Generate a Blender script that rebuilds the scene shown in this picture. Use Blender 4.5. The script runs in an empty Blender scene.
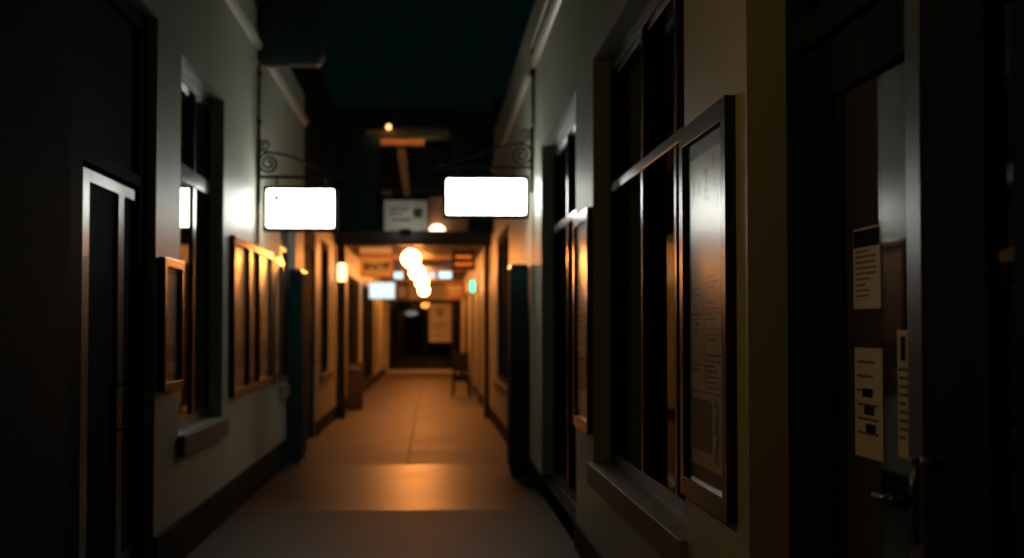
import bpy, bmesh, math, random
from mathutils import Vector
random.seed(7)
C = bpy.context.scene
COL = C.collection

# ------------------------------------------------------------------ camera
cam_d = bpy.data.cameras.new('camera')
cam = bpy.data.objects.new('camera', cam_d)
COL.objects.link(cam)
cam_d.sensor_width = 36.0
cam_d.lens = 50.0
cam_d.clip_start = 0.05
cam_d.clip_end = 300
cam.location = (0, 0, 1.5)
cam.rotation_euler = (math.radians(90 + 2.054), 0, math.radians(-3.2175))
cam_d.dof.use_dof = True
cam_d.dof.focus_distance = 4.9
cam_d.dof.aperture_fstop = 2.2
C.camera = cam

# ------------------------------------------------------------------ world, exposure
W = bpy.data.worlds.new('night_sky')
C.world = W
W.use_nodes = True
W.node_tree.nodes['Background'].inputs['Color'].default_value = (0.16, 1.0, 0.82, 1)
W.node_tree.nodes['Background'].inputs['Strength'].default_value = 0.0028
C.view_settings.view_transform = 'Standard'
C.view_settings.look = 'None'
C.view_settings.gamma = 1.0
C.view_settings.use_curve_mapping = False
C.view_settings.exposure = 0.0
SIGN_L = 11.5        # radiance of the two white lightboxes
GLOBE_L = 135.0      # radiance of the warm globes
PORCH_L = 700.0       # warm wall lantern beside the near doorway

# ------------------------------------------------------------------ materials
def new_mat(name):
    m = bpy.data.materials.new(name)
    m.use_nodes = True
    return m, m.node_tree, m.node_tree.nodes['Principled BSDF']

def mat(name, col, rough=0.5, metal=0.0, spec=0.5, var=0.0, scale=6.0, bump=0.0, bscale=60.0, coat=0.0, stretch=None):
    m, nt, p = new_mat(name)
    p.inputs['Base Color'].default_value = (*col, 1)
    p.inputs['Roughness'].default_value = rough
    p.inputs['Metallic'].default_value = metal
    p.inputs['Specular IOR Level'].default_value = spec
    if coat:
        p.inputs['Coat Weight'].default_value = coat
        p.inputs['Coat Roughness'].default_value = rough
    tc = nt.nodes.new('ShaderNodeTexCoord')
    src = tc.outputs['Object']
    if stretch:
        mp = nt.nodes.new('ShaderNodeMapping')
        mp.inputs['Scale'].default_value = stretch
        nt.links.new(src, mp.inputs['Vector'])
        src = mp.outputs['Vector']
    if var:
        n = nt.nodes.new('ShaderNodeTexNoise')
        n.inputs['Scale'].default_value = scale
        n.inputs['Detail'].default_value = 5
        nt.links.new(src, n.inputs['Vector'])
        r = nt.nodes.new('ShaderNodeValToRGB')
        r.color_ramp.elements[0].position = 0.3
        r.color_ramp.elements[1].position = 0.7
        r.color_ramp.elements[0].color = (*[c * (1 - var) for c in col], 1)
        r.color_ramp.elements[1].color = (*[min(1, c * (1 + var)) for c in col], 1)
        nt.links.new(n.outputs['Fac'], r.inputs['Fac'])
        nt.links.new(r.outputs['Color'], p.inputs['Base Color'])
    if bump:
        n2 = nt.nodes.new('ShaderNodeTexNoise')
        n2.inputs['Scale'].default_value = bscale
        n2.inputs['Detail'].default_value = 4
        nt.links.new(src, n2.inputs['Vector'])
        b = nt.nodes.new('ShaderNodeBump')
        b.inputs['Strength'].default_value = bump
        b.inputs['Distance'].default_value = 0.01
        nt.links.new(n2.outputs['Fac'], b.inputs['Height'])
        nt.links.new(b.outputs['Normal'], p.inputs['Normal'])
    return m

def emit(name, col, strength):
    m = bpy.data.materials.new(name)
    m.use_nodes = True
    nt = m.node_tree
    nt.nodes.remove(nt.nodes['Principled BSDF'])
    e = nt.nodes.new('ShaderNodeEmission')
    e.inputs['Color'].default_value = (*col, 1)
    e.inputs['Strength'].default_value = strength
    nt.links.new(e.outputs[0], nt.nodes['Material Output'].inputs['Surface'])
    return m

def glass(name, rough=0.02, tint=(0.75, 0.8, 0.78), ior=1.5):
    m = bpy.data.materials.new(name)
    m.use_nodes = True
    nt = m.node_tree
    nt.nodes.remove(nt.nodes['Principled BSDF'])
    t = nt.nodes.new('ShaderNodeBsdfTransparent')
    t.inputs['Color'].default_value = (*tint, 1)
    g = nt.nodes.new('ShaderNodeBsdfGlossy')
    g.inputs['Roughness'].default_value = rough
    f = nt.nodes.new('ShaderNodeFresnel')
    ge = nt.nodes.new('ShaderNodeNewGeometry')      # same reflectance on entering and leaving the thin pane
    ex = nt.nodes.new('ShaderNodeMath'); ex.operation = 'MULTIPLY_ADD'; ex.inputs[1].default_value = -2; ex.inputs[2].default_value = 1
    pw = nt.nodes.new('ShaderNodeMath'); pw.operation = 'POWER'; pw.inputs[0].default_value = ior
    nt.links.new(ge.outputs['Backfacing'], ex.inputs[0]); nt.links.new(ex.outputs[0], pw.inputs[1]); nt.links.new(pw.outputs[0], f.inputs['IOR'])
    mx = nt.nodes.new('ShaderNodeMixShader')
    nt.links.new(f.outputs[0], mx.inputs['Fac'])
    nt.links.new(t.outputs[0], mx.inputs[1])
    nt.links.new(g.outputs[0], mx.inputs[2])
    nt.links.new(mx.outputs[0], nt.nodes['Material Output'].inputs['Surface'])
    return m

M = {}
M['plaster'] = mat('cream_plaster', (0.50, 0.505, 0.41), 0.45, var=0.06, scale=1.6, bump=0.10, bscale=140, spec=0.45)
M['plaster_trim'] = mat('cream_trim', (0.60, 0.57, 0.49), 0.4, var=0.04)
M['sill'] = mat('weathered_sill', (0.22, 0.20, 0.145), 0.5, spec=0.12, var=0.15)
M['base'] = mat('dark_baseboard', (0.02, 0.027, 0.024), 0.7, spec=0.05, var=0.15)
M['dark'] = mat('dark_green_paint', (0.010, 0.027, 0.025), 0.7, spec=0.02, var=0.2, bump=0.05)
M['frame'] = mat('dark_gloss_frame', (0.018, 0.024, 0.022), 0.22, spec=0.45, var=0.1, bump=0.03, bscale=20)
M['bronze'] = mat('dark_anodised_metal', (0.20, 0.21, 0.20), 0.27, metal=0.75, var=0.05)
M['iron'] = mat('black_wrought_iron', (0.012, 0.015, 0.014), 0.5, var=0.2)
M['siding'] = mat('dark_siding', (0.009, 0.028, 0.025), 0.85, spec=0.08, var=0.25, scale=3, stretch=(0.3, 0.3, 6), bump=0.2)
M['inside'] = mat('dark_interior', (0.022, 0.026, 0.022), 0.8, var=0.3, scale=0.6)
M['mesh'] = mat('dark_matte_pane', (0.010, 0.013, 0.012), 0.9, spec=0.1, var=0.1)  # matte sheet put in place of far window glass to remove orange reflections
M['glass'] = glass('window_glass', 0.015)
M['door_glass'] = glass('heavy_door_glass', 0.02, ior=1.75)
M['acrylic'] = glass('poster_cover', 0.23, (0.97, 0.97, 0.95), 1.42)
M['paper'] = mat('printed_paper', (0.60, 0.55, 0.43), 0.6, var=0.08, scale=9)
M['ink'] = mat('black_ink', (0.012, 0.012, 0.012), 0.8, spec=0.03, var=0.1)
M['ink_soft'] = mat('faded_ink', (0.09, 0.08, 0.065), 0.8, spec=0.05, var=0.1)
M['art'] = mat('dim_print', (0.20, 0.13, 0.09), 0.5, var=0.5, scale=3)
M['brown_board'] = mat('brown_backing_board', (0.045, 0.036, 0.022), 0.8, spec=0.1, var=0.15)
M['steel'] = mat('brushed_steel', (0.5, 0.5, 0.48), 0.25, metal=1.0, var=0.05)
M['duct'] = mat('dark_painted_sheet_metal', (0.05, 0.11, 0.10), 0.4, var=0.15, spec=0.6)
M['wood'] = mat('warm_stained_wood', (0.32, 0.17, 0.07), 0.5, var=0.3, scale=3, stretch=(6, 0.6, 6), bump=0.1)
M['wood_dark'] = mat('dark_beam_wood', (0.035, 0.026, 0.018), 0.6, var=0.3, scale=3, stretch=(0.6, 6, 6))
M['orange'] = mat('orange_sign_paint', (0.80, 0.42, 0.12), 0.5, var=0.15)
M['grey'] = mat('grey_signboard', (0.55, 0.53, 0.47), 0.7, var=0.15)
M['mauve'] = mat('pale_mauve_board', (0.66, 0.68, 0.84), 0.6, var=0.1)
M['pink'] = mat('pale_pink_banner', (0.60, 0.56, 0.62), 0.7, var=0.1)
M['bin'] = mat('brown_bin_plastic', (0.05, 0.033, 0.02), 0.5, var=0.2)
M['black'] = mat('black_lacquer', (0.008, 0.009, 0.009), 0.5, spec=0.2, var=0.1)
M['white'] = mat('white_enamel', (0.8, 0.78, 0.74), 0.4, var=0.04)
M['e_sign'] = emit('white_lightbox_glow', (0.97, 1.0, 0.91), SIGN_L)
M['e_globe'] = emit('warm_globe_glow', (1.0, 0.315, 0.062), GLOBE_L)
M['e_lantern'] = emit('amber_lantern_glow', (1.0, 0.52, 0.20), 5.0)
M['e_porch'] = emit('warm_porch_glow', (1.0, 0.55, 0.16), PORCH_L)
M['e_cool'] = emit('cool_white_sign_glow', (0.80, 0.97, 1.0), 1.15)
M['e_tube'] = emit('cool_tube_glow', (0.62, 0.90, 0.95), 1.6)
M['e_tube_pink'] = emit('pale_tube_glow', (0.95, 0.80, 0.80), 1.1)
M['e_green'] = emit('green_signal_glow', (0.12, 1.0, 0.50), 2.2)
M['e_bulb'] = emit('small_amber_bulb_glow', (1.0, 0.45, 0.16), 4.0)
M['e_spot'] = emit('pale_spot_glow', (0.95, 1.0, 0.85), 22.0)
M['e_orange'] = emit('backlit_orange_panel', (1.0, 0.32, 0.05), 0.55)
M['e_strip'] = emit('added_strip_glow', (1.0, 0.40, 0.10), 24.0)
M['e_dome'] = emit('soft_dome_glow', (1.0, 0.72, 0.52), 4.5)

def floor_mat(name, c0, c1, r0, r1, spec):
    m, nt, p = new_mat(name)
    tc = nt.nodes.new('ShaderNodeTexCoord')
    n = nt.nodes.new('ShaderNodeTexNoise'); n.inputs['Scale'].default_value = 1.1; n.inputs['Detail'].default_value = 8
    nt.links.new(tc.outputs['Object'], n.inputs['Vector'])
    mp = nt.nodes.new('ShaderNodeMapping'); mp.inputs['Scale'].default_value = (0.3, 1.0, 1)
    nt.links.new(tc.outputs['Object'], mp.inputs['Vector'])
    n2 = nt.nodes.new('ShaderNodeTexNoise'); n2.inputs['Scale'].default_value = 1.4; n2.inputs['Detail'].default_value = 6
    nt.links.new(mp.outputs[0], n2.inputs['Vector'])
    mx = nt.nodes.new('ShaderNodeMath'); mx.operation = 'MULTIPLY_ADD'; mx.inputs[1].default_value = 0.5
    nt.links.new(n2.outputs['Fac'], mx.inputs[0])
    sc = nt.nodes.new('ShaderNodeMath'); sc.operation = 'MULTIPLY'; sc.inputs[1].default_value = 0.5
    nt.links.new(n.outputs['Fac'], sc.inputs[0]); nt.links.new(sc.outputs[0], mx.inputs[2])
    r = nt.nodes.new('ShaderNodeValToRGB')
    r.color_ramp.elements[0].position = 0.3; r.color_ramp.elements[1].position = 0.72
    r.color_ramp.elements[0].color = (*c0, 1); r.color_ramp.elements[1].color = (*c1, 1)
    nt.links.new(mx.outputs[0], r.inputs['Fac']); nt.links.new(r.outputs[0], p.inputs['Base Color'])
    p.inputs['Specular IOR Level'].default_value = spec
    rr = nt.nodes.new('ShaderNodeMapRange'); rr.inputs['To Min'].default_value = r0; rr.inputs['To Max'].default_value = r1
    nt.links.new(mx.outputs[0], rr.inputs['Value']); nt.links.new(rr.outputs[0], p.inputs['Roughness'])
    b = nt.nodes.new('ShaderNodeBump'); b.inputs['Strength'].default_value = 0.45; b.inputs['Distance'].default_value = 0.01
    n3 = nt.nodes.new('ShaderNodeTexNoise'); n3.inputs['Scale'].default_value = 14; n3.inputs['Detail'].default_value = 4
    nt.links.new(mp.outputs[0], n3.inputs['Vector'])
    ad = nt.nodes.new('ShaderNodeMath'); ad.operation = 'MULTIPLY_ADD'; ad.inputs[1].default_value = 0.22
    nt.links.new(n3.outputs['Fac'], ad.inputs[0]); nt.links.new(n2.outputs['Fac'], ad.inputs[2])
    nt.links.new(ad.outputs[0], b.inputs['Height']); nt.links.new(b.outputs[0], p.inputs['Normal'])
    return m
M['floor'] = floor_mat('worn_concrete', (0.02, 0.024, 0.018), (0.085, 0.092, 0.070), 0.5, 0.7, 0.16)
M['floor_smooth'] = floor_mat('trowelled_concrete', (0.02, 0.022, 0.017), (0.085, 0.086, 0.066), 0.31, 0.50, 0.38)
M['floor_brown'] = floor_mat('brown_concrete', (0.035, 0.029, 0.023), (0.17, 0.145, 0.115), 0.42, 0.72, 0.5)

def plank_mat():
    m, nt, p = new_mat('plank_ceiling')
    tc = nt.nodes.new('ShaderNodeTexCoord')
    wv = nt.nodes.new('ShaderNodeTexWave'); wv.bands_direction = 'Y'; wv.wave_profile = 'SAW'
    wv.inputs['Scale'].default_value = 0.32; wv.inputs['Distortion'].default_value = 0.0
    nt.links.new(tc.outputs['Object'], wv.inputs['Vector'])
    r = nt.nodes.new('ShaderNodeValToRGB')
    r.color_ramp.elements[0].position = 0.04; r.color_ramp.elements[0].color = (0.03, 0.018, 0.01, 1)
    r.color_ramp.elements[1].position = 0.12; r.color_ramp.elements[1].color = (0.17, 0.10, 0.055, 1)
    nt.links.new(wv.outputs['Fac'], r.inputs['Fac']); nt.links.new(r.outputs[0], p.inputs['Base Color'])
    p.inputs['Roughness'].default_value = 0.6
    return m
M['planks'] = plank_mat()

# ------------------------------------------------------------------ mesh helpers (world coordinates)
class MB:
    def __init__(self): self.bm = bmesh.new()
    def box(self, x0, x1, y0, y1, z0, z1):
        x0, x1 = sorted((x0, x1)); y0, y1 = sorted((y0, y1)); z0, z1 = sorted((z0, z1))
        v = [self.bm.verts.new(p) for p in ((x0,y0,z0),(x1,y0,z0),(x1,y1,z0),(x0,y1,z0),(x0,y0,z1),(x1,y0,z1),(x1,y1,z1),(x0,y1,z1))]
        for f in ((3,2,1,0),(4,5,6,7),(0,1,5,4),(1,2,6,5),(2,3,7,6),(3,0,4,7)): self.bm.faces.new([v[i] for i in f])
        return self
    def prism(self, pts, axis, a, b):
        """polygon pts (2-D) extruded along axis 'x','y' or 'z' from a to b"""
        def P(p, t): return {'x': (t, p[0], p[1]), 'y': (p[0], t, p[1]), 'z': (p[0], p[1], t)}[axis]
        A = [self.bm.verts.new(P(p, a)) for p in pts]; B = [self.bm.verts.new(P(p, b)) for p in pts]
        n = len(pts)
        self.bm.faces.new(A); self.bm.faces.new(B[::-1])
        for i in range(n): self.bm.faces.new((A[i], B[i], B[(i+1) % n], A[(i+1) % n]))
        return self
    def tube(self, path, r, seg=8, closed_ends=True):
        path = [Vector(p) for p in path]; rings = []
        n = len(path)
        rr = r if isinstance(r, (list, tuple)) else [r] * n
        up = None
        for i, p in enumerate(path):
            t = (path[min(i+1, n-1)] - path[max(i-1, 0)]).normalized()
            if up is None:
                up = Vector((0, 0, 1)) if abs(t.z) < 0.9 else Vector((0, 1, 0))
            a = t.cross(up)
            if a.length < 1e-4: a = t.cross(Vector((0, 1, 0)))
            a.normalize(); b = a.cross(t).normalized(); up = b
            rings.append([self.bm.verts.new(p + rr[i] * (math.cos(2*math.pi*k/seg) * a + math.sin(2*math.pi*k/seg) * b)) for k in range(seg)])
        for i in range(n-1):
            for k in range(seg):
                self.bm.faces.new((rings[i][k], rings[i][(k+1) % seg], rings[i+1][(k+1) % seg], rings[i+1][k]))
        if closed_ends:
            self.bm.faces.new(rings[0][::-1]); self.bm.faces.new(rings[-1])
        return self
    def lathe(self, prof, cx, cy, seg=24):
        """prof: list of (r, z) from bottom to top"""
        rings = []
        for r, z in prof:
            if r < 1e-5: rings.append([self.bm.verts.new((cx, cy, z))])
            else: rings.append([self.bm.verts.new((cx + r*math.cos(2*math.pi*k/seg), cy + r*math.sin(2*math.pi*k/seg), z)) for k in range(seg)])
        for a, b in zip(rings, rings[1:]):
            for k in range(seg):
                k2 = (k+1) % seg
                if len(a) == 1 and len(b) == 1: continue
                if len(a) == 1: self.bm.faces.new((a[0], b[k2], b[k]))
                elif len(b) == 1: self.bm.faces.new((a[k], a[k2], b[0]))
                else: self.bm.faces.new((a[k], a[k2], b[k2], b[k]))
        return self
    def sphere(self, c, r, seg=24, rings=14):
        return self.lathe([(r*math.sin(math.pi*i/rings), c[2] - r*math.cos(math.pi*i/rings)) for i in range(rings+1)], c[0], c[1], seg)

def build(name, mb, material, parent=None, bevel=0.0, smooth=False):
    me = bpy.data.meshes.new(name)
    bm = mb.bm
    bmesh.ops.recalc_face_normals(bm, faces=bm.faces[:])
    if parent is not None:
        org = parent['_o'] if '_o' in parent else (0, 0, 0)
    else:
        xs = [v.co for v in bm.verts]
        lo = [min(c[i] for c in xs) for i in range(3)]; hi = [max(c[i] for c in xs) for i in range(3)]
        org = ((lo[0]+hi[0])/2, (lo[1]+hi[1])/2, lo[2])
    for v in bm.verts: v.co -= Vector(org)
    bm.to_mesh(me); bm.free()
    if smooth:
        for f in me.polygons: f.use_smooth = True
    me.materials.append(M[material])
    o = bpy.data.objects.new(name, me)
    COL.objects.link(o)
    if parent is None: o.location = org
    else: o.parent = parent
    if bevel:
        b = o.modifiers.new('bevel', 'BEVEL'); b.width = bevel; b.segments = 2; b.limit_method = 'ANGLE'
    o['_o'] = list(org)
    return o

def tag(o, label, cat, group=None, kind=None):
    o['label'] = label; o['category'] = cat
    if group: o['group'] = group
    if kind: o['kind'] = kind
    return o

def thing(name, label, cat, loc, group=None, kind=None):
    e = bpy.data.objects.new(name, None)
    e.empty_display_size = 0.05
    COL.objects.link(e); e.location = loc
    e['_o'] = list(loc)
    return tag(e, label, cat, group, kind)

def copy_thing(root, loc, label, group=None):
    r = root.copy(); COL.objects.link(r); r.location = loc; r['label'] = label
    if group: r['group'] = group
    for ch in list(root.children):
        c = ch.copy(); COL.objects.link(c); c.parent = r
        for g in list(ch.children):
            d = g.copy(); COL.objects.link(d); d.parent = c
    return r

LX, RX = -1.64, 1.0          # faces of the two long walls
TH = 0.32                    # their thickness

def wall_mesh(X, s, y0, y1, z0, z1, openings, th=TH):
    """a wall whose face is the plane x=X, running along y; s=-1 left, +1 right (direction into the wall)"""
    mb = MB()
    ys = sorted({y0, y1, *[o[0] for o in openings], *[o[1] for o in openings]})
    zs = sorted({z0, z1, *[o[2] for o in openings], *[o[3] for o in openings]})
    ys = [y for y in ys if y0 <= y <= y1]; zs = [z for z in zs if z0 <= z <= z1]
    def solid(i, j):
        if i < 0 or j < 0 or i >= len(ys)-1 or j >= len(zs)-1: return False
        yc = (ys[i]+ys[i+1])/2; zc = (zs[j]+zs[j+1])/2
        return not any(a < yc < b and c < zc < d for a, b, c, d in openings)
    vc = {}
    def V(i, j, k):
        if (i, j, k) not in vc: vc[(i, j, k)] = mb.bm.verts.new((X + s*th*k, ys[i], zs[j]))
        return vc[(i, j, k)]
    for i in range(len(ys)-1):
        for j in range(len(zs)-1):
            if not solid(i, j): continue
            for k in (0, 1): mb.bm.faces.new((V(i,j,k), V(i+1,j,k), V(i+1,j+1,k), V(i,j+1,k)))
            for (di, dj, a, b) in ((-1,0,(i,j),(i,j+1)), (1,0,(i+1,j),(i+1,j+1)), (0,-1,(i,j),(i+1,j)), (0,1,(i,j+1),(i+1,j+1))):
                if not solid(i+di, j+dj):
                    mb.bm.faces.new((V(*a,0), V(*b,0), V(*b,1), V(*a,1)))
    return mb

def struct(name, mb, material, label, cat, bevel=0.0):
    o = build(name, mb, material, None, bevel)
    return tag(o, label, cat, kind='structure')

# ================================================================== SETTING
# floor: separate cast slabs in one ground mesh
fl = MB()
for (y0, y1) in ((-2.0, 3.86), (3.868, 7.86), (7.868, 11.93), (11.942, 15.98)):
    fl.box(-4.6, 4.0, y0, y1, -0.12, 0)
yy = 15.995
while yy < 55:
    y1 = yy + 4.0
    fl.box(-4.6, -0.285, yy, y1, -0.12, 0); fl.box(-0.273, 4.0, yy, y1, -0.12, 0)
    yy = y1 + 0.012
flo = struct('floor', fl, 'floor', 'worn grey concrete walkway with joints running down the alley', 'floor')
flo.data.materials.append(M['floor_smooth']); flo.data.materials.append(M['floor_brown'])
for p in flo.data.polygons:
    yc = p.center.y + flo.location.y
    p.material_index = 0 if yc < 11.93 else (1 if yc < 15.985 else 2)

L_open = [(6.52, 8.55, -0.01, 3.36), (9.36, 11.27, 0.82, 3.31), (15.45, 17.15, 0.90, 2.95)]
struct('wall_left', wall_mesh(LX, -1, 6.52, 18.3, 0, 4.52, L_open), 'plaster', 'pale cream plaster wall on the left lit by the hanging sign', 'wall')
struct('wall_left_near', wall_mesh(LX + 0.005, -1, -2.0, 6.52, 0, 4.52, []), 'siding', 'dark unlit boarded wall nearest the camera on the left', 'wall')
L2_open = [(18.38, 20.25, -0.01, 2.85), (21.1, 22.8, 0.84, 2.85), (27.8, 32.5, 0.5, 2.6), (33.6, 40.4, 0.2, 2.6)]
struct('wall_left_far', wall_mesh(LX - 0.004, -1, 18.3, 50.0, 0, 3.10, L2_open), 'plaster', 'far left plaster wall glowing orange under the globe lamps', 'wall')
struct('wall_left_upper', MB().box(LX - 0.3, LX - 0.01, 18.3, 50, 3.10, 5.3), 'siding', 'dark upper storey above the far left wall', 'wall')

R_open = [(0.6, 4.46, -0.01, 3.2), (5.58, 8.80, 0.68, 3.186), (9.86, 12.97, 0.155, 3.186)]
struct('wall_right', wall_mesh(RX, 1, -2.0, 17.6, 0, 4.72, R_open), 'plaster', 'cream plaster wall on the right with deep window recesses', 'wall')
R2_open = [(18.6, 22.0, 0.74, 2.92), (25.9, 27.9, 0.1, 2.75), (30.2, 31.6, 0.1, 2.75), (34.5, 36.4, 0.1, 2.75), (40, 44, 0.5, 2.6)]
struct('wall_right_far', wall_mesh(RX + 0.004, 1, 17.6, 50.0, 0, 3.10, R2_open), 'plaster', 'far right plaster wall with dark openings and orange lit piers', 'wall')
struct('wall_right_parapet', MB().box(RX + 0.002, RX + 0.3, 17.6, 23.0, 3.10, 4.72), 'plaster', 'upper plaster of the right wall above the far window', 'wall')
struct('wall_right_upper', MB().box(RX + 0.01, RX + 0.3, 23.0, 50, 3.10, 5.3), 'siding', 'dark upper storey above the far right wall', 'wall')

# dark rooms behind both walls
def room(x0, x1):
    mb = MB()
    s = 1 if x1 > x0 else -1
    mb.box(x1, x1 + s*0.05, -2, 50, 0, 3.4)
    mb.box(x0, x1, -2, 50, 3.4, 3.45)
    mb.box(x0, x1, -2.05, -2.0, 0, 3.4); mb.box(x0, x1, 50, 50.05, 0, 3.4)
    mb.box(x0 + s*0.02, x1, 9.0, 9.05, 0, 3.4); mb.box(x0 + s*0.02, x1, 17.4, 17.45, 0, 3.4)
    return mb
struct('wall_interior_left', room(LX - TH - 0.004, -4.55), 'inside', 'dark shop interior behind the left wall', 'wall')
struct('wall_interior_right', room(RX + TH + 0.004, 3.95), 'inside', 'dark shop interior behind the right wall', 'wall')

# passage ceiling, end wall, upper facade
struct('ceiling', MB().box(LX, RX, 24.55, 50, 3.10, 3.2), 'planks', 'warm plank ceiling of the covered passage', 'ceiling')
ew = MB()
ew.box(LX, -1.52, 50.0, 50.3, 0, 3.1); ew.box(-1.52, RX, 50.0, 50.3, 2.56, 3.1)
struct('wall_end', ew, 'plaster', 'end wall of the passage framing the dark doorway', 'wall')
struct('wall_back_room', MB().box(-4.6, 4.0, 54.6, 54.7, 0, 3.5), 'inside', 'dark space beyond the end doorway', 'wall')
fw = MB()
fy0, fy1 = 24.56, 24.86
fw.box(LX, -0.90, fy0, fy1, 3.2, 5.3); fw.box(0.34, RX, fy0, fy1, 3.2, 5.3)
fw.box(-0.90, 0.34, fy0, fy1, 4.78, 5.3); fw.box(-0.90, 0.34, fy0, fy1, 3.2, 3.86)
struct('wall_upper_facade', fw, 'siding', 'dark upper facade above the beam at the passage mouth', 'wall')
bk = MB()
bk.box(-1.0, 0.45, 25.9, 26.0, 3.7, 5.0); bk.box(-1.0, 0.45, 24.86, 26.0, 4.85, 4.95)
bk.box(-1.05, -0.98, 24.86, 26.0, 3.7, 4.9); bk.box(0.43, 0.5, 24.86, 26.0, 3.7, 4.9); bk.box(-1.0, 0.45, 24.86, 26.0, 3.68, 3.75)
struct('wall_balcony_room', bk, 'wood_dark', 'dark balcony recess in the upper facade', 'wall')

# baseboards
bl = MB()
for a, b in ((8.55, 15.4), (15.4, 18.3)): bl.box(LX + 0.001, LX + 0.022, a, b, 0, 0.275)
struct('baseboard_left', bl, 'base', 'dark baseboard along the foot of the left wall', 'baseboard', 0.004)
br = MB()
for a, b in ((4.46, 9.86), (12.97, 17.6)): br.box(RX - 0.018, RX - 0.001, a, b, 0, 0.18)
br.box(RX - 0.018, RX + 0.10, 12.955, 12.969, 0, 0.18)
struct('baseboard_right', br, 'base', 'dark baseboard along the foot of the right wall', 'baseboard', 0.003)
bf = MB()
for a, b in ((20.25, 27.7), (27.7, 50)): bf.box(LX - 0.002, LX + 0.02, a, b, 0, 0.2)
struct('baseboard_left_far', bf, 'base', 'dark baseboard under the orange lit far left wall', 'baseboard')
bf = MB()
for a, b in ((17.6, 25.9), (27.9, 30.2), (31.6, 34.5), (36.4, 50)): bf.box(RX - 0.018, RX + 0.002, a, b, 0, 0.2)
struct('baseboard_right_far', bf, 'base', 'dark baseboard under the orange lit far right wall', 'baseboard')

# cornices
def cornice(name, X, s, y0, y1, z, label):
    pts = [(X + s*0.0, z - 0.05), (X - s*0.03, z - 0.04), (X - s*0.05, z), (X - s*0.05, z + 0.03), (X, z + 0.05)]
    struct(name, MB().prism(pts, 'y', y0, y1), 'plaster_trim', label, 'cornice')
cornice('trim_1', LX + 0.001, -1, 6.53, 18.3, 4.16, 'pale moulded ledge high on the left wall')
cornice('trim_2', RX - 0.001, 1, -2.0, 23.0, 4.10, 'pale moulded ledge high on the right wall')

# crossbeam with its two posts
bm_ = MB(); bm_.box(LX - 0.03, RX + 0.03, 24.2, 24.5, 2.94, 3.18)
beam = struct('trim_3', bm_, 'wood_dark', 'dark timber crossbeam spanning the mouth of the passage', 'beam', 0.01)
struct('trim_4', MB().box(LX + 0.023, LX + 0.17, 24.22, 24.42, 0, 2.94), 'wood_dark', 'dark timber post under the left end of the crossbeam', 'post', 0.01)
struct('trim_5', MB().box(RX - 0.11, RX - 0.02, 24.22, 24.42, 0, 2.94), 'wood_dark', 'dark timber post under the right end of the crossbeam', 'post', 0.01)

# ------------------------------------------------------------------ windows and doors
def window(name, label, s, xf, y0, y1, z0, z1, mull, transom, sill=None, fw=0.075, matte_pane=(), frame_mat='frame', pane_at=0.06):
    """s: into the wall; xf: x of frame face; mull: list of (y, halfwidth); transom: (za, zb) or None; sill: (z_top, z_bottom, protrusion)"""
    X = LX if s < 0 else RX
    w = thing(name, label, 'window', (xf, (y0+y1)/2, z0), kind='structure')
    d = 0.07
    f = MB()
    g = 0.002
    f.box(xf, xf + s*d, y0 + g, y0 + fw, z0 + g, z1 - g); f.box(xf, xf + s*d, y1 - fw, y1 - g, z0 + g, z1 - g)
    f.box(xf, xf + s*d, y0 + fw, y1 - fw, z1 - fw*1.15, z1 - g); f.box(xf, xf + s*d, y0 + fw, y1 - fw, z0 + g, z0 + fw)
    # stepped inner bead
    f.box(xf + s*0.022, xf + s*d, y0 + fw, y1 - fw, z1 - fw*1.15 - 0.03, z1 - fw*1.15)
    build('frame', f, frame_mat, w, 0.004)
    for my, hw in mull:
        build('mullion', MB().box(xf - s*0.004, xf + s*d, my - hw, my + hw, z0 + fw, z1 - fw*1.15), frame_mat, w, 0.004)
    if transom:
        build('transom', MB().box(xf - s*0.012, xf + s*d, y0 + fw, y1 - fw, transom[0], transom[1]), frame_mat, w, 0.005)
    eds = [y0 + fw] + [m for m, _ in mull] + [y1 - fw]
    hws = [0] + [h for _, h in mull] + [0]
    rows = [(z0 + fw, transom[0]), (transom[1], z1 - fw*1.15 - 0.03)] if transom else [(z0 + fw, z1 - fw*1.15 - 0.03)]
    for i in range(len(eds)-1):
        a = eds[i] + hws[i]; b = eds[i+1] - hws[i+1]
        for za, zb in rows:
            mtl = 'mesh' if i in matte_pane else 'glass'
            build('matte_pane' if i in matte_pane else 'pane', MB().box(xf + s*pane_at, xf + s*(pane_at + 0.006), a, b, za, zb), mtl, w)
    if sill:
        zt, zb, pr = sill
        sb = MB(); sb.box(X - s*pr, xf + s*0.0, y0 - 0.04, y1 + 0.03, zt - 0.045, zt) if False else None
        sb.prism([(X - s*pr, zt - 0.012), (X - s*pr, zb), (X - s*0.002, zb), (X - s*0.002, zt - 0.02), (xf, zt - 0.02), (xf, zt)], 'y', y0 + 0.004, y1 - 0.004)
        sb.box(X - s*pr, X - s*0.002, y0 - 0.04, y0 + 0.004, zb, zt - 0.012)
        sb.box(X - s*pr, X - s*0.002, y1 - 0.004, y1 + 0.05, zb, zt - 0.012)
        build('sill', sb, 'sill', w, 0.004)
    return w

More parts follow.
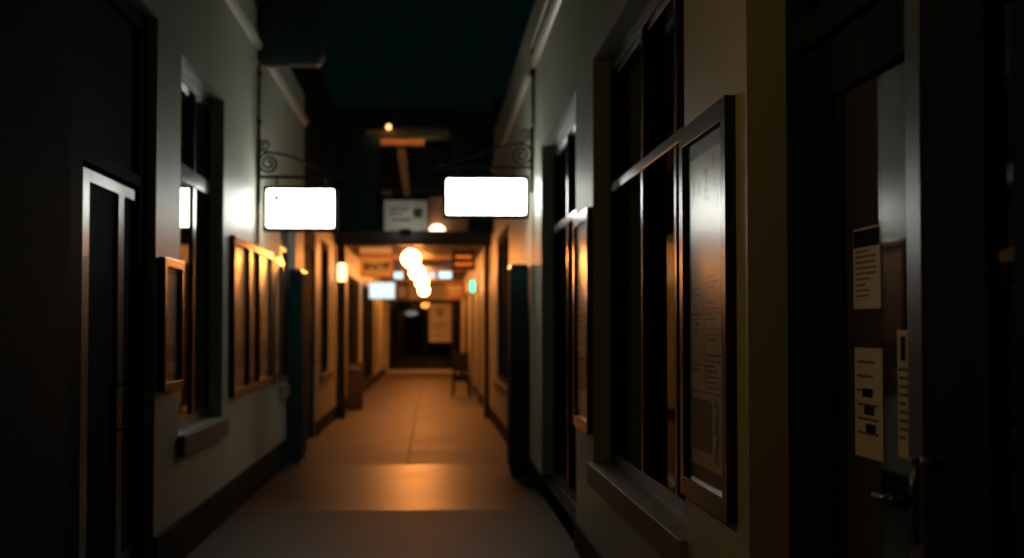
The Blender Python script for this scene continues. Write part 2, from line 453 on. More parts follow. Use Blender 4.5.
window('window_1', 'tall dark window on the left wall mirroring the white sign', -1, -1.74, 9.36, 11.27, 0.82, 3.31,
       [(10.50, 0.055)], (2.54, 2.66), sill=(0.825, 0.68, 0.05), pane_at=0.012)
window('window_2', 'small dark window on the left wall beside the tall cabinet', -1, -1.72, 15.45, 17.15, 0.90, 2.95, [(16.3, 0.05)], (2.4, 2.46), sill=(0.905, 0.76, 0.05))
window('window_3', 'far left window glowing at its edges under the orange lamps', -1, -1.665, 21.1, 22.8, 0.84, 2.85, [], None, sill=(0.85, 0.74, 0.06), matte_pane=(0,), frame_mat='dark')
window('window_4', 'long dark shopfront window behind the rubbish bin', -1, -1.66, 27.8, 32.5, 0.5, 2.6, [(30.1, 0.05)], None, matte_pane=(0, 1), frame_mat='dark')
window('window_5', 'long dark shopfront window near the far end on the left', -1, -1.66, 33.6, 40.4, 0.2, 2.6, [(36, 0.1), (38.2, 0.05)], None, matte_pane=(0, 1, 2), frame_mat='dark')
window('window_6', 'large near window on the right wall beside the big poster case', 1, 1.105, 5.58, 8.80, 0.68, 3.186,
       [(7.42, 0.03), (6.39, 0.03)], (2.335, 2.395), sill=(0.69, 0.545, 0.035))
window('window_7', 'narrow tall window in the second recess of the right wall', 1, 1.105, 9.86, 12.97, 0.155, 3.186,
       [(11.55, 0.035), (10.6, 0.035)], (2.36, 2.425))
window('window_8', 'far right window with an orange lit sill', 1, 1.025, 18.6, 22.0, 0.74, 2.92, [(20.3, 0.05)], None, sill=(0.75, 0.63, 0.05), matte_pane=(0, 1), frame_mat='dark')
for n, (a, b, z0, z1) in enumerate(R2_open[1:], 9):
    window('window_%d' % n, ['first dark narrow shopfront past the right beam post', 'second dark narrow shopfront past the right beam post',
           'third dark narrow shopfront past the right beam post', 'farthest dark shopfront on the right wall'][n-9], 1, 1.03, a, b, z0, z1, [], None, matte_pane=(0,), frame_mat='dark')

# threshold step in the second right recess
struct('trim_6', MB().box(RX, RX + 0.10, 9.862, 12.95, 0, 0.16), 'base', 'low dark threshold step under the narrow right window', 'step', 0.005)

# left near door with two glazed leaves
d1 = thing('door_1', 'dark double door at left with gleaming metal rails', 'door', (-1.72, 7.5, 0), kind='structure')
f = MB()
f.box(-1.70, -1.80, 8.37, 8.548, 0, 3.358); f.box(-1.70, -1.80, 6.522, 7.02, 0, 3.358)
f.box(-1.70, -1.80, 7.02, 8.37, 2.33, 2.40); f.box(-1.70, -1.80, 7.02, 8.37, 3.25, 3.358)
build('frame', f, 'dark', d1, 0.004)
build('transom_panel', MB().box(-1.735, -1.76, 7.02, 8.37, 2.40, 3.25), 'dark', d1)
def leaf(y0, y1, s0, s1):
    lf = MB()
    lf.box(-1.72, -1.765, y0, y0 + s0, 0.01, 2.31); 
    if s1: lf.box(-1.72, -1.765, y1 - s1, y1, 0.01, 2.31)
    lf.box(-1.72, -1.765, y0 + s0, y1 - s1, 2.245, 2.31); lf.box(-1.72, -1.765, y0 + s0, y1 - s1, 0.01, 0.26)
    o = build('leaf', lf, 'bronze', d1, 0.003)
    build('panel', MB().box(-1.74, -1.746, y0 + s0, y1 - s1, 0.26, 2.245), 'dark', o)
    return o
leaf(7.10, 7.975, 0.14, 0.065)
lf2 = leaf(7.98, 8.36, 0.065, 0)
hb = MB(); hb.tube([(-1.665, 8.01, 0.9), (-1.665, 8.01, 1.25)], 0.011); hb.tube([(-1.665, 8.01, 0.95), (-1.722, 8.01, 0.95)], 0.008); hb.tube([(-1.665, 8.01, 1.2), (-1.722, 8.01, 1.2)], 0.008)
build('handle', hb, 'iron', lf2)

# right near door
d2 = thing('door_2', 'dark glazed door in the near right recess with papers on its glass', 'door', (1.14, 3.7, 0), kind='structure')
f = MB()
f.box(1.125, 1.22, 4.27, 4.458, 0, 3.198); f.box(1.125, 1.22, 0.602, 0.75, 0, 3.198)
f.box(1.118, 1.22, 0.75, 4.27, 2.345, 2.45); f.box(1.125, 1.22, 0.75, 4.27, 3.08, 3.198)
f.box(1.136, 1.22, 2.86, 3.235, 0, 2.345)
build('frame', f, 'dark', d2, 0.006)
build('transom_pane', MB().box(1.16, 1.166, 0.75, 4.27, 2.45, 3.08), 'glass', d2)
lf = MB()
lf.box(1.14, 1.185, 4.0, 4.262, 0.01, 2.34); lf.box(1.14, 1.185, 3.35, 4.0, 2.17, 2.34); lf.box(1.14, 1.185, 3.35, 4.0, 0.01, 0.85)
lf.box(1.153, 1.185, 3.93, 4.0, 0.85, 2.17)
o = build('leaf', lf, 'dark', d2, 0.006)
build('pane', MB().box(1.16, 1.166, 3.35, 3.635, 0.85, 2.17), 'door_glass', o)
build('notice_panel', MB().box(1.1605, 1.17, 3.635, 3.935, 0.85, 2.17), 'brown_board', o)
stile = build('meeting_stile', MB().box(1.135, 1.185, 3.242, 3.35, 0.01, 2.34), 'bronze', d2, 0.005)
h = MB(); h.box(1.125, 1.135, 3.275, 3.32, 1.0, 1.2)
h.tube([(1.135, 3.30, 1.10), (1.085, 3.30, 1.10), (1.078, 3.31, 1.10), (1.078, 3.43, 1.10)], 0.010)
build('handle', h, 'frame', stile, smooth=True)
lf = MB()
lf.box(1.14, 1.185, 2.60, 2.735, 0.01, 2.34); lf.box(1.14, 1.185, 2.735, 2.855, 2.17, 2.34); lf.box(1.14, 1.185, 2.735, 2.855, 0.01, 0.85); lf.box(1.14, 1.185, 1.0, 2.60, 2.17, 2.34); lf.box(1.14, 1.185, 1.0, 2.60, 0.01, 0.85); lf.box(1.14, 1.185, 0.76, 1.0, 0.01, 2.34)
o = build('leaf', lf, 'dark', d2, 0.006)
build('pane', MB().box(1.16, 1.166, 1.0, 2.60, 0.85, 2.17), 'glass', o)
build('pane', MB().box(1.16, 1.166, 2.735, 2.855, 0.85, 2.17), 'glass', o)
h = MB(); h.sphere((1.075, 3.03, 1.21), 0.022, 12, 8); h.tube([(1.11, 3.03, 1.21), (1.08, 3.03, 1.21)], 0.012)
build('knob', h, 'bin', d2, smooth=True)

# doorway in the far-left wall and the dark doors at the end
d3 = thing('door_3', 'dark recessed door at the start of the far left wall', 'door', (-1.70, 19.2, 0), kind='structure')
f = MB(); f.box(-1.66, -1.76, 18.382, 18.48, 0, 2.848); f.box(-1.66, -1.76, 20.15, 20.248, 0, 2.848); f.box(-1.66, -1.76, 18.48, 20.15, 2.62, 2.848)
build('frame', f, 'dark', d3, 0.004)
lf = MB(); lf.box(-1.69, -1.74, 18.48, 20.15, 0.01, 2.62); lf.box(-1.675, -1.69, 18.62, 20.0, 0.3, 1.1); lf.box(-1.675, -1.69, 18.62, 20.0, 1.3, 2.4)
o = build('leaf', lf, 'dark', d3, 0.006)
build('knob', MB().sphere((-1.655, 20.07, 1.05), 0.035, 12, 8), 'steel', o, smooth=True)
d4 = thing('door_4', 'dark double glass doors closing the end of the passage', 'door', (-0.2, 50.12, 0), kind='structure')
f = MB()
f.box(-1.515, -1.42, 50.08, 50.18, 0, 2.555); f.box(0.92, 0.998, 50.08, 50.18, 0, 2.555); f.box(-1.42, 0.92, 50.08, 50.18, 2.44, 2.555); f.box(-0.3, -0.2, 50.08, 50.18, 0.1, 2.44)
build('frame', f, 'dark', d4)
for a, b in ((-1.42, -0.3), (-0.2, 0.92)):
    build('pane', MB().box(a, b, 50.12, 50.126, 0.1, 2.44), 'glass', d4)
build('threshold', MB().box(-1.5, 0.99, 50.0, 50.2, 0.0, 0.1), 'white', d4)

# ================================================================== THINGS
# ------------------------------------------------------------------ hanging lightboxes and scroll brackets
def spiral(cx, cy, cz, r0, r1, a0, a1, n=40):
    return [(cx + (r0 + (r1-r0)*i/n) * math.cos(a0 + (a1-a0)*i/n), cy, cz + (r0 + (r1-r0)*i/n) * math.sin(a0 + (a1-a0)*i/n)) for i in range(n+1)]

def bracket(label, s, y, xw, xe, z_arm, z_top, z_bot, big, small):
    """s=+1: wall on the right"""
    b = thing('scroll_bracket', label, 'bracket', (xw, y, z_bot), 'wrought iron sign brackets')
    build('wall_plate', MB().box(xw - s*0.001, xw - s*0.03, y - 0.018, y + 0.018, z_bot, z_top), 'iron', b, 0.004)
    build('arm', MB().box(xw - s*0.03, xe, y - 0.014, y + 0.014, z_arm - 0.014, z_arm + 0.014), 'iron', b, 0.003)
    bx, bz, brr = big
    sx, sz, sr = small
    a0 = math.pi*0.5
    pts = []
    # stem: from arm tip up over the large scroll, then winding inwards
    top = (bx, y, bz + brr)
    tip = (xe + s*0.05, y, z_arm + 0.016)
    for i in range(13):
        t = i/12
        c1 = (xe + s*(abs(xw-xe)*0.35), y, z_arm + 0.06); c2 = (bx - s*0.25, y, bz + brr)
        p = [((1-t)**3)*tip[k] + 3*((1-t)**2)*t*c1[k] + 3*(1-t)*t*t*c2[k] + t**3*top[k] for k in range(3)]
        pts.append(tuple(p))
    pts += spiral(bx, y, bz, brr, 0.018, a0, a0 - s*math.pi*4.2, 60)[1:]
    build('large_scroll', MB().tube(pts, 0.011, 8), 'iron', b, smooth=True)
    pts = [(bx, y, bz + brr + 0.01)] + spiral(sx, y, sz, sr, 0.012, -a0, -a0 + s*math.pi*3.4, 40)
    build('small_scroll', MB().tube(pts, 0.009, 8), 'iron', b, smooth=True)
    return b
bracket('wrought iron scroll bracket on the left wall holding a hanging sign', -1, 13.42, LX, -0.82, 2.937, 3.30, 2.70, (-1.535, 3.065, 0.10), (-1.572, 3.235, 0.058))
bracket('wrought iron scroll bracket on the right wall holding a hanging sign', 1, 14.02, RX, 0.02, 3.11, 3.51, 2.86, (0.882, 3.235, 0.112), (0.922, 3.445, 0.06))

def rrect(x0, x1, z0, z1, r, n=5):
    pts = []
    for cx, cz, a in ((x1-r, z1-r, 0), (x0+r, z1-r, 90), (x0+r, z0+r, 180), (x1-r, z0+r, 270)):
        for i in range(n+1):
            t = math.radians(a + 90*i/n); pts.append((cx + r*math.cos(t), cz + r*math.sin(t)))
    return pts

def lightbox(label, y, x0, x1, z0, z1, z_arm, marks=None):
    b = thing('hanging_sign', label, 'sign', ((x0+x1)/2, y, z0), 'lit hanging signs')
    d = 0.075
    h = MB()
    h.prism(rrect(x0, x1, z0, z1, 0.03), 'y', y - d + 0.01, y + d - 0.01)
    build('housing', h, 'iron', b, 0.003)
    # a rim standing proud of each lit face
    for sg in (-1, 1):
        rim = MB(); t = 0.030
        ya, yb = y + sg*(d-0.01), y + sg*(d+0.008)
        for (a, c, e, g2) in ((x0, x1, z0, z0+t), (x0, x1, z1-t, z1), (x0, x0+t, z0+t, z1-t), (x1-t, x1, z0+t, z1-t)):
            rim.box(a, c, ya, yb, e, g2)
        build('rim', rim, 'iron', b, 0.002)
        build('lit_face', MB().prism(rrect(x0+t, x1-t, z0+t, z1-t, 0.025), 'y', y + sg*(d-0.009), y + sg*d), 'e_sign', b)
    if marks: 
        for grp in marks:
            mk = MB()
            for pl in grp: mk.prism(pl, 'y', y - d - 0.002, y - d - 0.0005)
            build('letter', mk, 'ink', b)
    for hx in (x0 + (x1-x0)*0.17, x1 - (x1-x0)*0.17):
        build('hanger', MB().tube([(hx, y, z1 - 0.005), (hx, y, z_arm - 0.0145)], 0.009), 'iron', b)
    return b
def stroke(x, z, x2, z2, w):
    dx, dz = x2-x, z2-z; l = math.hypot(dx, dz); nx, nz = -dz/l*w/2, dx/l*w/2
    return [(x+nx, z+nz), (x2+nx, z2+nz), (x2-nx, z2-nz), (x-nx, z-nz)]
k = 13.4/1422
mx, mz = -1.455, 2.727
marks = [[[(mx-0.04, mz-0.04), (mx-0.008, mz+0.04), (mx+0.014, mz+0.04), (mx+0.05, mz-0.04), (mx+0.022, mz-0.04), (mx+0.016, mz-0.018), (mx-0.010, mz-0.018), (mx-0.016, mz-0.04)]],
         [stroke(mx+0.082, mz+0.03, mx+0.115, mz-0.03, 0.016)], [stroke(-0.99, 2.555, -0.975, 2.56, 0.006)]]
lightbox('small glowing white hanging sign on the left with a faint letter A', 13.42, -1.575, -0.885, 2.425, 2.845, 2.937, marks)
lightbox('large glowing blank white hanging sign on the right', 14.02, 0.108, 0.952, 2.603, 3.015, 3.11)

# ------------------------------------------------------------------ poster cases
def poster_case(label, s, y0, y1, z0, z1, cat='poster', group=None, depth=0.036, fw=0.065, art='plain', sheet='paper', margins=(0.03, 0.03, 0.04, 0.04), name='poster_case', cover='acrylic'):
    X = (LX if s < 0 else RX) - s*0.001
    p = thing(name, label, cat, (X, (y0+y1)/2, z0), group)
    F = X - s*depth
    f = MB()
    f.box(X, F, y0, y0+fw, z0, z1); f.box(X, F, y1-fw, y1, z0, z1)
    f.box(X, F, y0+fw, y1-fw, z1-fw, z1); f.box(X, F, y0+fw, y1-fw, z0, z0+fw)
    build('frame', f, 'frame', p, 0.003)
    build('backboard', MB().box(X - s*0.002, X - s*0.012, y0+fw, y1-fw, z0+fw, z1-fw), 'dark', p)
    ml, mr, mb_, mt = margins
    a, b, c, d = y0+fw+ml, y1-fw-mr, z0+fw+mb_, z1-fw-mt
    sh = build('poster_sheet', MB().box(X - s*0.012, X - s*0.0135, a, b, c, d), sheet, p)
    if art != 'plain':
        ink, soft = MB(), MB()
        xa, xb = X - s*0.0135, X - s*0.0145
        def bar(m, u0, u1, v0, v1):      # u: 0 far edge (left in view) .. 1 near edge ; v: 0 bottom .. 1 top
            m.box(xa, xb, b - (b-a)*u0, b - (b-a)*u1, c + (d-c)*v0, c + (d-c)*v1)
        if art == 'menu':
            rnd = random.Random(3)
            # brush-like vertical marks across the top
            for u, vs in ((0.12, (0.93, 0.86)), (0.30, (0.92, 0.865)), (0.45, (0.955, 0.84)), (0.66, (0.985, 0.93)), (0.68, (0.925, 0.875)), (0.90, (0.91, 0.86)), (0.75, (0.85, 0.81)), (0.27, (0.83, 0.80)), (0.55, (0.86, 0.83))):
                v1, v0 = vs; n = 4
                for q in range(n):
                    va = v0 + (v1-v0)*q/n; uo = rnd.uniform(-0.02, 0.02)
                    bar(ink, u+uo-0.02, u+uo+0.02, va + 0.002, va + (v1-v0)/n - 0.003)
                    if u == 0.45: bar(ink, u+uo+0.035, u+uo+0.055, va + 0.003, va + (v1-v0)/n*0.7)
            # two columns of lines with a rule between
            v = 0.60
            while v > 0.245:
                for u0, u1 in ((0.06, 0.36), (0.46, 0.90)):
                    if rnd.random() < (0.35 if u0 < 0.3 else 0.8):
                        u = u0
                        ue = u0 + (u1-u0)*rnd.uniform(0.45, 1.0)
                        big = rnd.random() < 0.3
                        while u < ue:
                            w = rnd.uniform(0.02, 0.055)
                            bar(ink if big else soft, u, min(u+w, ue), v, v + (0.0085 if big else 0.006)); u += w + 0.012
                v -= 0.0165
            bar(ink, 0.385, 0.40, 0.26, 0.545)
            bar(soft, 0.02, 0.98, 0.236, 0.241)
            bar(ink, 0.05, 0.60, 0.05, 0.215)
            for q in range(7):
                bar(ink, 0.66 + 0.03*(q % 3), 0.70 + 0.035*(q % 3), 0.03 + q*0.027, 0.065 + q*0.027)
            bar(ink, 0.72, 0.76, 0.02, 0.22)
        if art == 'lines':
            rnd = random.Random(int(y0*10))
            v = 0.9
            while v > 0.1:
                bar(soft, 0.1, rnd.uniform(0.5, 0.9), v, v+0.008); v -= rnd.uniform(0.025, 0.06)
            bar(ink, 0.1, 0.9, 0.12, 0.3)
        for nm, m, mm in (('print', ink, 'ink'), ('fine_print', soft, 'ink_soft')):
            if len(m.bm.verts): build(nm, m, mm, sh)
            else: m.bm.free()
    if cover:
        build('cover', MB().box(X - s*0.015, X - s*0.018, y0+fw, y1-fw, z0+fw, z1-fw), cover, p)
    return p
poster_case('big dark framed poster case nearest the camera on the right wall', 1, 4.625, 5.5, 0.868, 2.277, art='menu', group='large poster cases on the right wall', fw=0.075, margins=(0.0, 0.045, 0.06, 0.06))
poster_case('second dark framed poster case beyond the large right window', 1, 8.822, 9.705, 0.852, 2.27, art='lines', group='large poster cases on the right wall', fw=0.075, margins=(0.02, 0.02, 0.04, 0.04))
g = 'framed posters on the left wall'
poster_case('short framed notice between the left door and the tall left window', -1, 8.62, 9.27, 1.128, 1.94, group=g, depth=0.045, fw=0.055, art='lines', sheet='art')
poster_case('first and widest of the joined framed posters past the left window', -1, 11.62, 12.62, 0.955, 2.27, group=g, depth=0.045, art='lines', sheet='art')
poster_case('narrow middle one of the joined framed posters past the left window', -1, 12.632, 13.35, 0.965, 2.27, group=g, depth=0.045, art='lines', sheet='art')
poster_case('last of the joined framed posters just below the left sign', -1, 13.362, 14.38, 0.975, 2.27, group=g, depth=0.045, art='lines', sheet='paper')
poster_case('separate framed poster beyond the joined row on the left wall', -1, 14.62, 15.38, 0.95, 2.25, group=g, depth=0.045, art='lines', sheet='paper')

# ------------------------------------------------------------------ papers on the near right door
def notice(label, y0, y1, z0, z1, header=False, seed=1, slant=0.0, rows=8, block=False):
    xg = 1.16
    n = build('notice', MB().prism([(y0, z0), (y1, z0), (y1, z1), (y0, z1 + slant)], 'x', xg - 0.0015, xg - 0.0004), 'paper')
    tag(n, label, 'paper', 'papers taped to the near right door')
    rnd = random.Random(seed); m = MB()
    w, hh = y1-y0, z1-z0
    if header:
        m.prism([(y0 + 0.004, z1 - hh*0.24), (y1 - 0.004, z1 - hh*0.24), (y1 - 0.004, z1 - 0.006), (y0 + 0.004, z1 - 0.006 + slant*0.8)], 'x', xg - 0.0021, xg - 0.0015)
    top = 0.70 if header else (0.86 if not block else 0.68)
    for q in range(rows):
        v = top - q*(top - 0.08)/rows
        u = 0.10
        ue = rnd.uniform(0.45, 0.92)
        while u < ue:
            ww = rnd.uniform(0.04, 0.1)
            m.box(xg - 0.0021, xg - 0.0015, y1 - w*u, y1 - w*min(u+ww, ue), z0 + hh*v, z0 + hh*(v + 0.022)); u += ww + 0.03
    if block:
        m.box(xg - 0.0021, xg - 0.0015, y1 - w*0.2, y1 - w*0.5, z0 + hh*0.76, z0 + hh*0.95); m.box(xg - 0.0021, xg - 0.0015, y1 - w*0.62, y1 - w*0.8, z0 + hh*0.75, z0 + hh*0.92)
    elif not header:
        for q in range(3): m.box(xg - 0.0021, xg - 0.0015, y1 - w*(0.28 + 0.06*q), y1 - w*(0.66 + 0.05*q), z0 + hh*(0.55 - q*0.16), z0 + hh*(0.63 - q*0.16))
    n['_o'] = list(n.location)
    build('print', m, 'ink', n)
notice('upper square paper with a dark heading taped to the door glass', 3.62, 3.855, 1.557, 1.775, True, 4, rows=9)
notice('long lower paper with a column of dark blocks taped to the door glass', 3.61, 3.85, 1.16, 1.452, False, 5, rows=6)
notice('narrow curling paper taped beside the bright door stile', 3.365, 3.49, 1.185, 1.50, False, 6, rows=9, block=True)

n = build('notice', MB().prism([(2.765, 1.585), (2.848, 1.585), (2.848, 1.66), (2.765, 1.668)], 'x', 1.1585, 1.1596), 'sill')
tag(n, 'small dark card with a pale top edge on the narrow glass strip at far right', 'paper', 'papers taped to the near right door')
n['_o'] = list(n.location)
build('dark_print', MB().box(1.1579, 1.1585, 2.766, 2.847, 1.586, 1.638), 'ink', n)

# ------------------------------------------------------------------ duct box, conduits
dz0, dz1, dx0, dx1, dy0, dy1 = 4.0, 4.95, LX + 0.005, -1.02, 13.36, 13.62
pts = [(dx0, dz1), (dx0, dz0)]
for i in range(7):
    a = math.radians(-90 + 90*i/6); pts.append((dx1 - 0.10 + 0.10*math.cos(a), dz0 + 0.10 + 0.10*math.sin(a)))
pts.append((dx1, dz1))
du = thing('wall_duct', 'dark boxy metal duct with a rounded corner high on the left wall', 'duct', (LX, 13.2, dz0))
build('body', MB().prism(pts, 'y', dy0, dy1), 'duct', du, 0.05)
lip = MB()
lip.tube([(dx0 + 0.02, dy0 + 0.005, dz0 - 0.004)] + [(dx1 - 0.10 + 0.104*math.cos(math.radians(-90 + 90*i/6)), dy0 + 0.005, dz0 + 0.10 + 0.104*math.sin(math.radians(-90 + 90*i/6))) for i in range(7)] + [(dx1 + 0.004, dy0 + 0.005, dz1)], 0.010, 8)
build('flange', lip, 'bronze', du, smooth=True)
build('seam', MB().box(dx0 + 0.05, dx1 - 0.25, dy0 - 0.006, dy0, 4.45, 4.47), 'bronze', du)

def conduit(label, path, clips, r=0.014):
    c = thing('conduit', label, 'pipe', path[-1], 'conduits on the walls')
    build('pipe', MB().tube(path, r, 8), 'iron', c, smooth=True)
    for (x, y, z, s) in clips:
        build('clip', MB().box(x - 0.02, x + 0.02, y - 0.024, y + 0.024, z - 0.02, z + 0.02), 'iron', c)
conduit('thin dark conduit running down the left wall above its sign bracket', [(LX + 0.017, 13.375, 3.985), (LX + 0.017, 13.375, 2.30)], [(LX + 0.021, 13.375, 3.9, 1), (LX + 0.021, 13.375, 3.45, 1)], 0.012)
c = thing('conduit', 'pale pipe along the right wall ledge turning down to the sign bracket', 'pipe', (0.96, 13.8, 3.55), 'conduits on the walls')
build('pipe', MB().tube([(0.965, -1.9, 4.27), (0.965, 13.6, 4.27), (0.965, 13.74, 4.25)], 0.018, 8), 'plaster_trim', c, smooth=True)
build('drop_pipe', MB().tube([(0.965, 13.74, 4.25), (0.972, 13.80, 4.20), (0.98, 13.82, 4.1), (0.982, 13.82, 3.52)], 0.012, 8), 'iron', c, smooth=True)
build('junction_box', MB().box(0.952, 0.999, 13.74, 13.84, 3.98, 4.04), 'iron', c, 0.004)

# ------------------------------------------------------------------ tall dark cabinets
def cabinet(label, s, y0, y1, w, h):
    X = (LX if s < 0 else RX)
    xa, xb = X - s*0.024, X - s*w
    c = thing('utility_cabinet', label, 'cabinet', ((xa+xb)/2, (y0+y1)/2, 0), 'tall dark cabinets against the walls')
    build('body', MB().box(xa, xb, y0, y1, 0.06, h - 0.03), 'dark', c, 0.008)
    build('plinth', MB().box(xa, xb + s*0.01, y0 + 0.01, y1 - 0.01, 0, 0.06), 'base', c)
    build('cap', MB().box(xa, xb - s*0.006, y0 - 0.008, y1 + 0.006, h - 0.03, h), 'frame', c, 0.004)
    dr = build('door', MB().box(xb - s*0.001, xb - s*0.014, y0 + 0.02, y1 - 0.02, 0.1, h - 0.07), 'dark', c, 0.004)
    build('handle', MB().tube([(xb - s*0.028, y0 + 0.06, 1.0), (xb - s*0.028, y0 + 0.06, 1.15)], 0.007), 'iron', dr)
    build('end_panel', MB().box(xa - s*0.03, xb + s*0.03, y0 - 0.008, y0 - 0.001, 0.12, h - 0.12), 'dark', c, 0.003)
cabinet('tall narrow dark cabinet against the right wall under the large sign', 1, 14.45, 15.1, 0.19, 2.17)
cabinet('tall narrow dark cabinet against the left wall past the framed posters', -1, 16.15, 16.9, 0.16, 2.19)

# ------------------------------------------------------------------ globe lamps in the passage
def globe(label, x, y, z, first=[None]):
    if first[0]: return copy_thing(first[0], (x, y, z), label)
    t = thing('globe_lamp', label, 'lamp', (x, y, z), 'round globe lamps down the passage')
    build('globe', MB().sphere((x, y, z), 0.16), 'e_globe', t, smooth=True)
    build('collar', MB().lathe([(0.0, z+0.15), (0.055, z+0.15), (0.05, z+0.175), (0.015, z+0.19), (0.0, z+0.19)], x, y, 16), 'iron', t, smooth=True)
    build('stem', MB().tube([(x, y, z+0.19), (x, y, 3.085)], 0.008), 'iron', t)
    build('ceiling_rose', MB().lathe([(0, 3.075), (0.045, 3.078), (0.045, 3.098), (0, 3.0985)], x, y, 16), 'iron', t)
    first[0] = t
globe('nearest and largest glowing globe lamp just behind the crossbeam', -0.378, 25.5, 2.78)
globe('second glowing globe lamp from the crossbeam', -0.337, 31.6, 2.78)
globe('third glowing globe lamp from the crossbeam', -0.27, 38.2, 2.78)
globe('farthest and smallest glowing globe lamp', -0.262, 46.0, 2.78)

# ------------------------------------------------------------------ lantern on the left beam post
lx, ly, lz = -1.52, 24.13, 2.30
t = thing('wall_lantern', 'amber wall lantern on the post under the left end of the crossbeam', 'lamp', (lx, ly, lz))
build('shade', MB().lathe([(0.0, lz+0.02), (0.06, lz+0.025), (0.07, lz+0.05), (0.07, lz+0.29), (0.055, lz+0.33), (0, lz+0.335)], lx, ly, 16), 'e_lantern', t, smooth=True)
build('base', MB().lathe([(0, lz-0.03), (0.03, lz-0.025), (0.065, lz+0.01), (0.062, lz+0.022), (0, lz+0.022)], lx, ly, 16), 'iron', t, smooth=True)
build('cap', MB().lathe([(0.078, lz+0.325), (0.08, lz+0.335), (0.03, lz+0.38), (0, lz+0.40)], lx, ly, 16), 'iron', t, smooth=True)
build('arm', MB().box(lx - 0.012, lx + 0.012, ly + 0.055, 24.219, lz - 0.01, lz + 0.02), 'iron', t)

# ------------------------------------------------------------------ signs hung in the passage
def hung_board(name, label, cat, x0, x1, y, z0, z1, m, rod=True, th=0.03, border=None, group=None):
    t = thing(name, label, cat, ((x0+x1)/2, y, z0), group)
    bo = build('board', MB().box(x0, x1, y - th, y + th, z0, z1), m, t, 0.006)
    if border:
        f = MB(); b = 0.05
        for (a, c, e, g2) in ((x0, x1, z0, z0+b), (x0, x1, z1-b, z1), (x0, x0+b, z0+b, z1-b), (x1-b, x1, z0+b, z1-b)):
            f.box(a, c, y - th - 0.02, y - th, e, g2)
        build('frame', f, border, t, 0.004)
    if rod:
        for hx in (x0 + (x1-x0)*0.15, x1 - (x1-x0)*0.15):
            build('hanger', MB().tube([(hx, y, z1 - 0.003), (hx, y, 3.099)], 0.008), 'iron', t)
    return t
t = hung_board('hanging_sign', 'backlit orange sign with dark lettering under the beam on the left', 'sign', -1.41, -0.77, 28.0, 2.54, 2.955, 'e_orange', border='orange')
m = MB(); rnd = random.Random(2); x = -1.33
for q in range(9):
    w = rnd.uniform(0.03, 0.05); hgt = rnd.uniform(0.10, 0.16)
    m.box(x, x + w*0.35, 27.965, 27.97, 2.67, 2.67 + hgt); m.box(x, x + w, 27.965, 27.97, 2.67 + hgt*rnd.choice((0, 0.5, 0.85)), 2.69 + hgt*0.9)
    x += w + 0.016
build('lettering', m, 'ink', t)
t = thing('name_board', 'pale mauve board fixed under the ceiling above the orange sign', 'sign', (-1.1, 27.6, 2.98))
build('board', MB().box(-1.40, -0.78, 27.58, 27.62, 2.97, 3.099), 'mauve', t, 0.004)
t = thing('hanging_sign', 'small glowing cool white sign deep in the passage on the left', 'sign', (-1.26, 36, 2.28))
build('housing', MB().box(-1.60, -0.92, 35.98, 36.12, 2.27, 2.72), 'iron', t, 0.006)
build('lit_face', MB().box(-1.575, -0.945, 35.97, 35.979, 2.295, 2.695), 'e_cool', t)
for hx in (-1.45, -1.05): build('hanger', MB().tube([(hx, 36.05, 2.717), (hx, 36.05, 3.099)], 0.01), 'iron', t)
hung_board('hanging_sign', 'dull mauve unlit sign hanging beside the small cool white one', 'sign', -0.90, -0.60, 36.05, 2.28, 2.66, 'mauve', border='iron')
t = hung_board('hanging_sign', 'dark framed hanging sign with two orange bands near the right post', 'sign', 0.376, 0.82, 27.0, 2.64, 3.02, 'black', border='black')
m = MB(); m.box(0.45, 0.75, 26.955, 26.968, 2.86, 2.915); m.box(0.43, 0.78, 26.955, 26.968, 2.72, 2.775)
build('lettering', m, 'orange', t)
t = hung_board('hanging_sign', 'brown wooden board with pale lettering hanging deep at the right', 'sign', 0.36, 0.95, 40.0, 2.36, 2.85, 'wood', border='wood')
m = MB(); m.box(0.46, 0.84, 39.955, 39.968, 2.64, 2.70); m.box(0.5, 0.8, 39.955, 39.968, 2.5, 2.55)
build('lettering', m, 'mauve', t)
t = thing('banner', 'pale pink paper banner with dark print on the end doors', 'banner', (0.29, 50.07, 1.08))
build('sheet', MB().box(-0.10, 0.67, 50.068, 50.0785, 1.08, 2.43), 'pink', t)
m = MB()
for a, b, c_, d_ in ((0.1, 0.48, 2.18, 2.23), (0.16, 0.4, 2.06, 2.12), (0.22, 0.34, 1.97, 2.04), (-0.02, 0.58, 1.72, 1.75), (0.0, 0.5, 1.62, 1.65), (0.05, 0.55, 1.5, 1.53), (0.0, 0.45, 1.3, 1.33)):
    m.box(a, b, 50.064, 50.068, c_, d_)
build('print', m, 'ink_soft', t)
# tube lights under the passage ceiling
def tube_light(label, x0, x1, y, z, m):
    t = thing('tube_light', label, 'lamp', ((x0+x1)/2, y, z), 'tube lights under the passage ceiling')
    build('tube', MB().tube([(x0 + 0.03, y, z), (x1 - 0.03, y, z)], 0.085, 12), m, t, smooth=True)
    for ex in (x0, x1 - 0.03): build('end_cap', MB().box(ex, ex + 0.03, y - 0.09, y + 0.09, z - 0.09, z + 0.09), 'iron', t)
    build('tray', MB().box(x0, x1, y - 0.07, y + 0.07, z + 0.088, z + 0.12), 'white', t)
    for hx in (x0 + 0.08, x1 - 0.08): build('hanger', MB().tube([(hx, y, z + 0.119), (hx, y, 3.099)], 0.008), 'iron', t)
tube_light('pinkish tube light just right of the globe lamps', -0.28, 0.12, 36.3, 2.90, 'e_tube_pink')
tube_light('pale cyan tube light farther right under the ceiling', 0.14, 0.52, 36.3, 2.90, 'e_tube')
